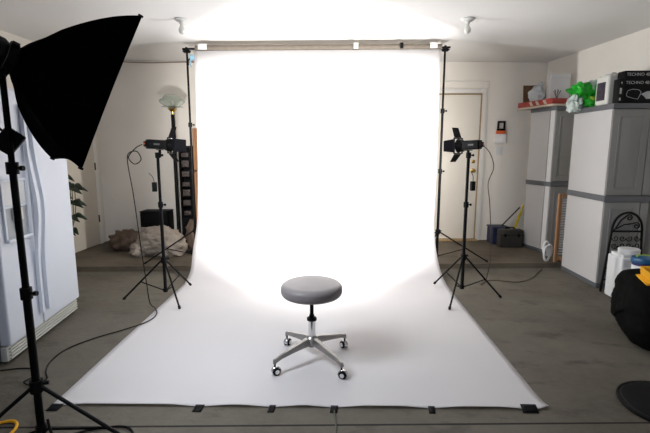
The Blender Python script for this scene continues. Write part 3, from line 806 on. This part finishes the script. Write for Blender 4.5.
for k, (rr, xx, zz) in enumerate(((.062, 0, .15), (.052, .03, .13), (.066, -.012, .10))):
    obj('coil', B().tube([(xx+rr*.6*math.cos(a), .012*math.cos(a)-.025*k, zz+rr*1.35*math.sin(a)) for a in [2*PI*j/24 for j in range(24)]], .013, 8, closed=True), 'white', tr)

# things on top of the far cabinet
tr = thing('gift_tray', 'long flat carton with red printed side lying on the far cabinet', 'box', (2.66, 5.50, FT+.001), D2(13))
obj('carton', B().box((-.05, 0, 0), (.20, .70, .022), bev=.003), 'card', tr)
obj('red_sleeve', B().box((-.056, .01, .0225), (.19, .68, .090), bev=.006), 'red', tr)
for x in (.10, .24, .36): obj('pale_stripe', B().prism([(x, .0), (x+.05, .0), (x+.09, .05), (x+.04, .05)], 0, .002, T(-.0575, 0, .028) @ Matrix.Rotation(PI/2, 4, 'Z') @ Matrix.Rotation(PI/2, 4, 'X')), 'card', tr, smooth=False)
TT = FT+.085
tag(obj('picture_frame', B().box((-.09, -.01, 0), (.09, .01, .24), T(0, 0, 0) @ Matrix.Rotation(D2(-7), 4, 'X'), bev=.004), 'brown', loc=(2.60, 6.12, TT)), 'small dark brown wooden frame standing behind the white bag', 'frame')
o = bpy.data.objects['picture_frame']
cbw = thing('white_bag', 'puffy translucent white plastic bag on the red carton', 'bag', (2.58, 5.86, TT))
obj('bag_body', B().blob((0, 0, .085), (.105, .085, .105), amp=.22, freq=1.4, sub=4, flat=.001), 'bagw', cbw)
obj('bag_knot', B().blob((.03, .0, .20), (.035, .03, .045), amp=.3, freq=4, sub=3, seed=3), 'bagw', cbw)
wb = thing('white_board_box', 'plain pale square carton standing on edge on the far cabinet', 'box', (2.77, 5.74, TT), D2(6))
obj('carton', B().box((-.115, -.03, 0), (.14, .03, .32), bev=.003), 'boardw', wb)
obj('flap', B().box((-.113, -.036, .27), (.138, -.031, .317), bev=.001), 'boardw', wb)
b = B()
for k in range(9):
    a = k*.9
    b.tube(smooth_path([(0, 0, 0), (.02*math.cos(a), .02*math.sin(a), .06), (.045*math.cos(a), .03*math.sin(a), .10+.01*(k % 3))]), .003, 5)
tag(obj('twig_bundle', b, 'hinge', loc=(2.70, 5.60, TT-.002)), 'small bundle of dark twigs in front of the pale carton', 'twigs')

# green bags between the cabinets, on the near cabinet's back edge
gbt = thing('green_bag', 'bright green and clear crinkled plastic bag on the near cabinet beside the white jug', 'bag', (2.745, 4.90, NT+.001))
obj('green_film', B().blob((-.09, .03, .17), (.12, .07, .095), amp=.5, freq=1.5, sub=4, seed=1), 'green', gbt)
obj('green_film', B().blob((.07, -.04, .17), (.06, .06, .14), amp=.45, freq=1.5, sub=4, seed=6, flat=.0), 'green', gbt)
obj('green_film', B().blob((.0, -.07, .05), (.11, .03, .045), amp=.5, freq=2.3, sub=4, seed=16, flat=.0), 'green', gbt)
obj('clear_film', B().blob((.035, .08, .16), (.12, .08, .15), amp=.35, freq=1.5, sub=4, seed=11, flat=.0), 'film', gbt)
obj('clear_film', B().blob((-.175, .02, .05), (.075, .08, .10), amp=.4, freq=1.5, sub=4, seed=14), 'film', gbt)
obj('yellow_print', B().blob((-.03, -.06, .07), (.045, .03, .05), amp=.4, freq=3, sub=3, seed=8, flat=.0), 'lime', gbt)

jg = thing('white_jug', 'white plastic jug with a dark purple label on the near cabinet', 'jug', (2.725, 4.56, NT+.001), D2(4))
obj('jug_body', B().box((-.10, -.10, 0), (.08, .09, .285), bev=.03, seg=4), 'offwhite', jg)
obj('label_panel', B().box((-.104, -.062, .045), (-.0985, .058, .22), bev=.002), 'label', jg)
obj('cap', B().tube([(-.05, .0, .28), (-.05, .0, .30)], .022, 14), 'offwhite', jg)
obj('handle_recess', B().tube(smooth_path([(-.02, 0, .275), (0.0, 0, .31), (.04, 0, .307), (.055, 0, .275)]), .010, 8), 'offwhite', jg)

bk = thing('black_carton', 'black carton with two rows of pale lettering on the near cabinet, at the right edge', 'carton', (2.715, 4.345, NT+.001))
obj('box', B().box((.0, .0, 0), (.38, .11, .30), bev=.002), 'boxk', bk)
RXm = Matrix.Rotation(PI/2, 4, 'X')
text_mesh('lettering', 'TECHNO 4B FM 5', .040, 'ink', bk, T(.015, -.001, .265) @ RXm)
text_mesh('lettering', 'TECHNO 4B FM 5', .040, 'ink', bk, T(.015, -.001, .190) @ RXm)
loop = [(.03, .10), (.04, .135), (.08, .15), (.14, .145), (.165, .125), (.155, .09), (.14, .058), (.08, .07), (.04, .082)]
obj('outline_drawing', B().tube([(x, -.0015, z-.02) for x, z in loop], .0022, 6, closed=True), 'ink', bk)
obj('printed_shape', B().prism([(.165, .10), (.22, .125), (.30, .13), (.33, .10), (.30, .06), (.22, .055), (.19, .085)], 0, .001, T(0, -.0005, -.015) @ RXm), 'ink', bk, smooth=False)
bk2 = thing('small_black_carton', 'lower black carton end with white marks between the jug and the lettered carton', 'carton', (2.665, 4.33, NT+.001))
obj('box', B().box((.0, .0, 0), (.048, .09, .225), bev=.002), 'boxk', bk2)
obj('white_mark', B().box((.006, -.0012, .085), (.024, -.0002, .14)).box((.006, -.0012, .025), (.022, -.0002, .05)).box((.014, -.0012, .18), (.024, -.0002, .195)), 'ink', bk2)

# ------------------------------------------------------------------ wrought iron panel
ir = thing('iron_panel', 'black wrought iron scroll panel with arched top leaning on the near cabinet', 'iron panel', (2.62, 4.235, 0))
Lx0, Lx1, Rx0, Rx1 = 0.0, .085, .385, .375
za = .60
obj('frame_side', B().tube([(Lx0, 0, 0), (Lx1, .05, za)], .011, 8), 'iron', ir)
obj('frame_side', B().tube([(Rx0, 0, 0), (Rx1, .05, za)], .011, 8), 'iron', ir)
cxm = (Lx1+Rx1)/2; rx = (Rx1-Lx1)/2
arch = [(cxm-rx*math.cos(a), .05, za+.185*math.sin(a)**.9) for a in [PI*k/20 for k in range(21)]]
obj('arch', B().tube(arch, .011, 8), 'iron', ir)
obj('crossbar', B().tube([(Lx1-.004, .048, za), (Rx1, .048, za)], .009, 8), 'iron', ir)
obj('crossbar', B().tube([(Lx0+.015, .008, .12), (Rx0, .008, .12)], .008, 8), 'iron', ir)
def spiral(cx, cz, r0, turns, a0, sgn=1, n=28, y=.048):
    return [(cx+r0*(1-k/n*.85)*math.cos(a0+sgn*turns*2*PI*k/n), y, cz+r0*(1-k/n*.85)*math.sin(a0+sgn*turns*2*PI*k/n)) for k in range(n+1)]
def curl(start, cx, cz, r0, turns, a0, sgn):
    sp = spiral(cx, cz, r0, turns, a0, sgn)
    return smooth_path([start], 1)[:0]+[V(start)]+[V(start).lerp(V(sp[0]), .5)+V((0, 0, .02))]+[V(p) for p in sp]
b1 = B().tube(curl((Lx1+.03, .048, za+.03), cxm+.01, za+.135, .032, 1.4, PI*.75, -1), .006, 6)
obj('scroll', b1, 'iron', ir)
obj('scroll', B().tube(curl((Lx1+.01, .048, za+.01), cxm+.085, za+.055, .036, 1.4, PI*.75, -1), .006, 6), 'iron', ir)
for i in range(4):
    for j in range(6):
        fx = (i+.5)/4; z = .17+.072*j; x0 = Lx0+(Lx1-Lx0)*z/za+.012; x1 = Rx0+(Rx1-Rx0)*z/za-.012
        cx = x0+(x1-x0)*fx; rr = (x1-x0)/8*.92
        obj('scroll', B().tube(spiral(cx, z, rr, 1.3, (i+j) % 2*PI, 1 if (i+j) % 2 else -1, 18, .05*z/za), .0045, 5), 'iron', ir)

# white container and blue canister in front of it
wc = thing('white_container', 'white rectangular plastic tub with round lid before the iron panel', 'tub', (2.615, 3.95, 0))
obj('tub_body', B().box((0, 0, 0), (.22, .22, .41), bev=.018, seg=3), 'white', wc)
obj('shoulder', B().prism([(.02, .02), (.20, .02), (.20, .20), (.02, .20)], .405, .435), 'white', wc)
obj('lid', B().lathe([(0, 0), (.085, 0), (.088, .008), (.088, .038), (.08, .045), (0, .045)], 32, T(.125, .11, .436)), 'white', wc)
b = B()
for k, (z, l) in enumerate(((.375, .11), (.355, .13), (.335, .10))): b.box((.02, -.0012, z), (.02+l, -.0002, z+.006))
obj('faint_print', b, 'inkd', wc)
bl = thing('blue_canister', 'canister with glossy blue lid and colourful print beside the white tub', 'canister', (2.655, 3.73, 0))
obj('can_body', B().lathe([(0, 0), (.085, 0), (.087, .01), (.087, .435), (0, .435)], 36), 'navy', bl)
obj('white_label', B().lathe([(.0885, .18), (.0885, .41)], 36), 'white', bl, solid=.001)
obj('lid', B().lathe([(0, .436), (.097, .436), (.099, .455), (.092, .475), (.05, .485), (0, .485)], 36), 'bluel', bl)
obj('lime_swirl', B().tube([(.06*math.cos(a), .04*math.sin(a), .486) for a in [k*.25 for k in range(14)]], .006, 6), 'lime', bl)
text_mesh('lettering', 'N', .14, 'navy', bl, T(-.045, -.0905, .36) @ RXm)
obj('orange_print', B().prism([(-.01, .20), (.06, .20), (.05, .26), (.01, .27)], .0, .002, T(0, -.0900, 0) @ RXm), 'orange', bl)

# black duffel with yellow tool on it
dg_ = thing('duffel_bag', 'large slumped black nylon bag on the floor at the right edge', 'bag', (2.50, 3.14, 0), D2(-22))
obj('bag_body', B().blob((0, 0, .225), (.36, .44, .24), amp=.06, freq=1.6, sub=5, seed=3, flat=.004, power=4.), 'bag', dg_, angle=80)
obj('end_pocket', B().blob((-.17, .20, .19), (.17, .17, .20), amp=.14, freq=2, sub=4, seed=8, flat=.004, power=2.6), 'bag', dg_, angle=80)
obj('carry_strap', B().tube(smooth_path([(-.30, -.25, .28), (-.37, -.10, .20), (-.36, .05, .12), (-.33, .12, .26)]), .012, 8), 'bag', dg_)
obj('zip', B().tube(smooth_path([(-.1, -.38, .41), (-.08, -.1, .47), (-.06, .15, .48), (-.05, .33, .43)]), .005, 6), 'blackp', dg_)
yt = thing('yellow_case', 'flat bright yellow tray lying on top of the black bag', 'tray', (2.27, 3.10, .462), D2(-20))
ym = Matrix.Rotation(D2(-8), 4, 'Y')
obj('tray_floor', B().box((-.06, -.13, 0), (.26, .13, .015), ym, bev=.004), 'yellow2', yt)
obj('tray_wall', B().box((-.03, -.13, .016), (.26, -.115, .075), ym, bev=.004).box((-.03, .115, .016), (.26, .13, .075), ym, bev=.004).box((-.03, -.114, .016), (-.015, .114, .075), ym, bev=.004), 'yellow2', yt)

# dark round disc at bottom right
rd = thing('round_lid', 'black oval rubber disc with a raised rim on the floor at the lower right corner', 'lid', (1.825, 2.25, 0), .2)
obj('dome', B().lathe([(0, 0), (.235, 0), (.238, .012), (.222, .030), (.205, .034), (.12, .050), (0, .056)], 56, sy=.98), 'blackp', rd, angle=30)
obj('rim', B().tube([(.236*math.cos(a), .231*math.sin(a), .018) for a in [2*PI*k/56 for k in range(56)]], .010, 8, closed=True), 'rubber', rd)

# ------------------------------------------------------------------ ceiling bulbs
bl0 = thing('ceiling_bulb', 'bare unlit bulb in a white ceiling socket, the one on the left', 'light bulb', (-1.46, 4.26, ZC))
obj('socket_base', B().lathe([(0, -.001), (.062, -.001), (.062, -.012), (.045, -.022), (.024, -.028), (.022, -.045), (0, -.045)], 32), 'porc', bl0)
obj('bulb', B().lathe([(0, -.045), (.014, -.046), (.016, -.065), (.028, -.085), (.031, -.102), (.026, -.122), (.012, -.134), (0, -.136)], 28), 'bulb', bl0)
c = copy_tree(bl0); c.location = (1.21, 4.32, ZC); c['label'] = 'bare unlit bulb in a white ceiling socket, the one on the right'
bl0['group'] = c['group'] = 'ceiling bulbs'

# ------------------------------------------------------------------ world, camera
w = bpy.data.worlds.new('world'); bpy.context.scene.world = w; w.use_nodes = True
w.node_tree.nodes['Background'].inputs[0].default_value = (.62, .72, 1, 1)
w.node_tree.nodes['Background'].inputs[1].default_value = .5
cam = bpy.data.cameras.new('camera'); co = bpy.data.objects.new('camera', cam); C.objects.link(co)
cam.sensor_width = 36; cam.lens = 36*435/650; cam.clip_start = .05
co.location = (0, 0, 1.406)
co.rotation_euler = (D2(90-8.9), 0, D2(1.6))
s = bpy.context.scene; s.camera = co
s.view_settings.view_transform = 'Standard'; s.view_settings.look = 'None'
s.view_settings.gamma = 1; s.view_settings.use_curve_mapping = False
s.view_settings.exposure = 0.1
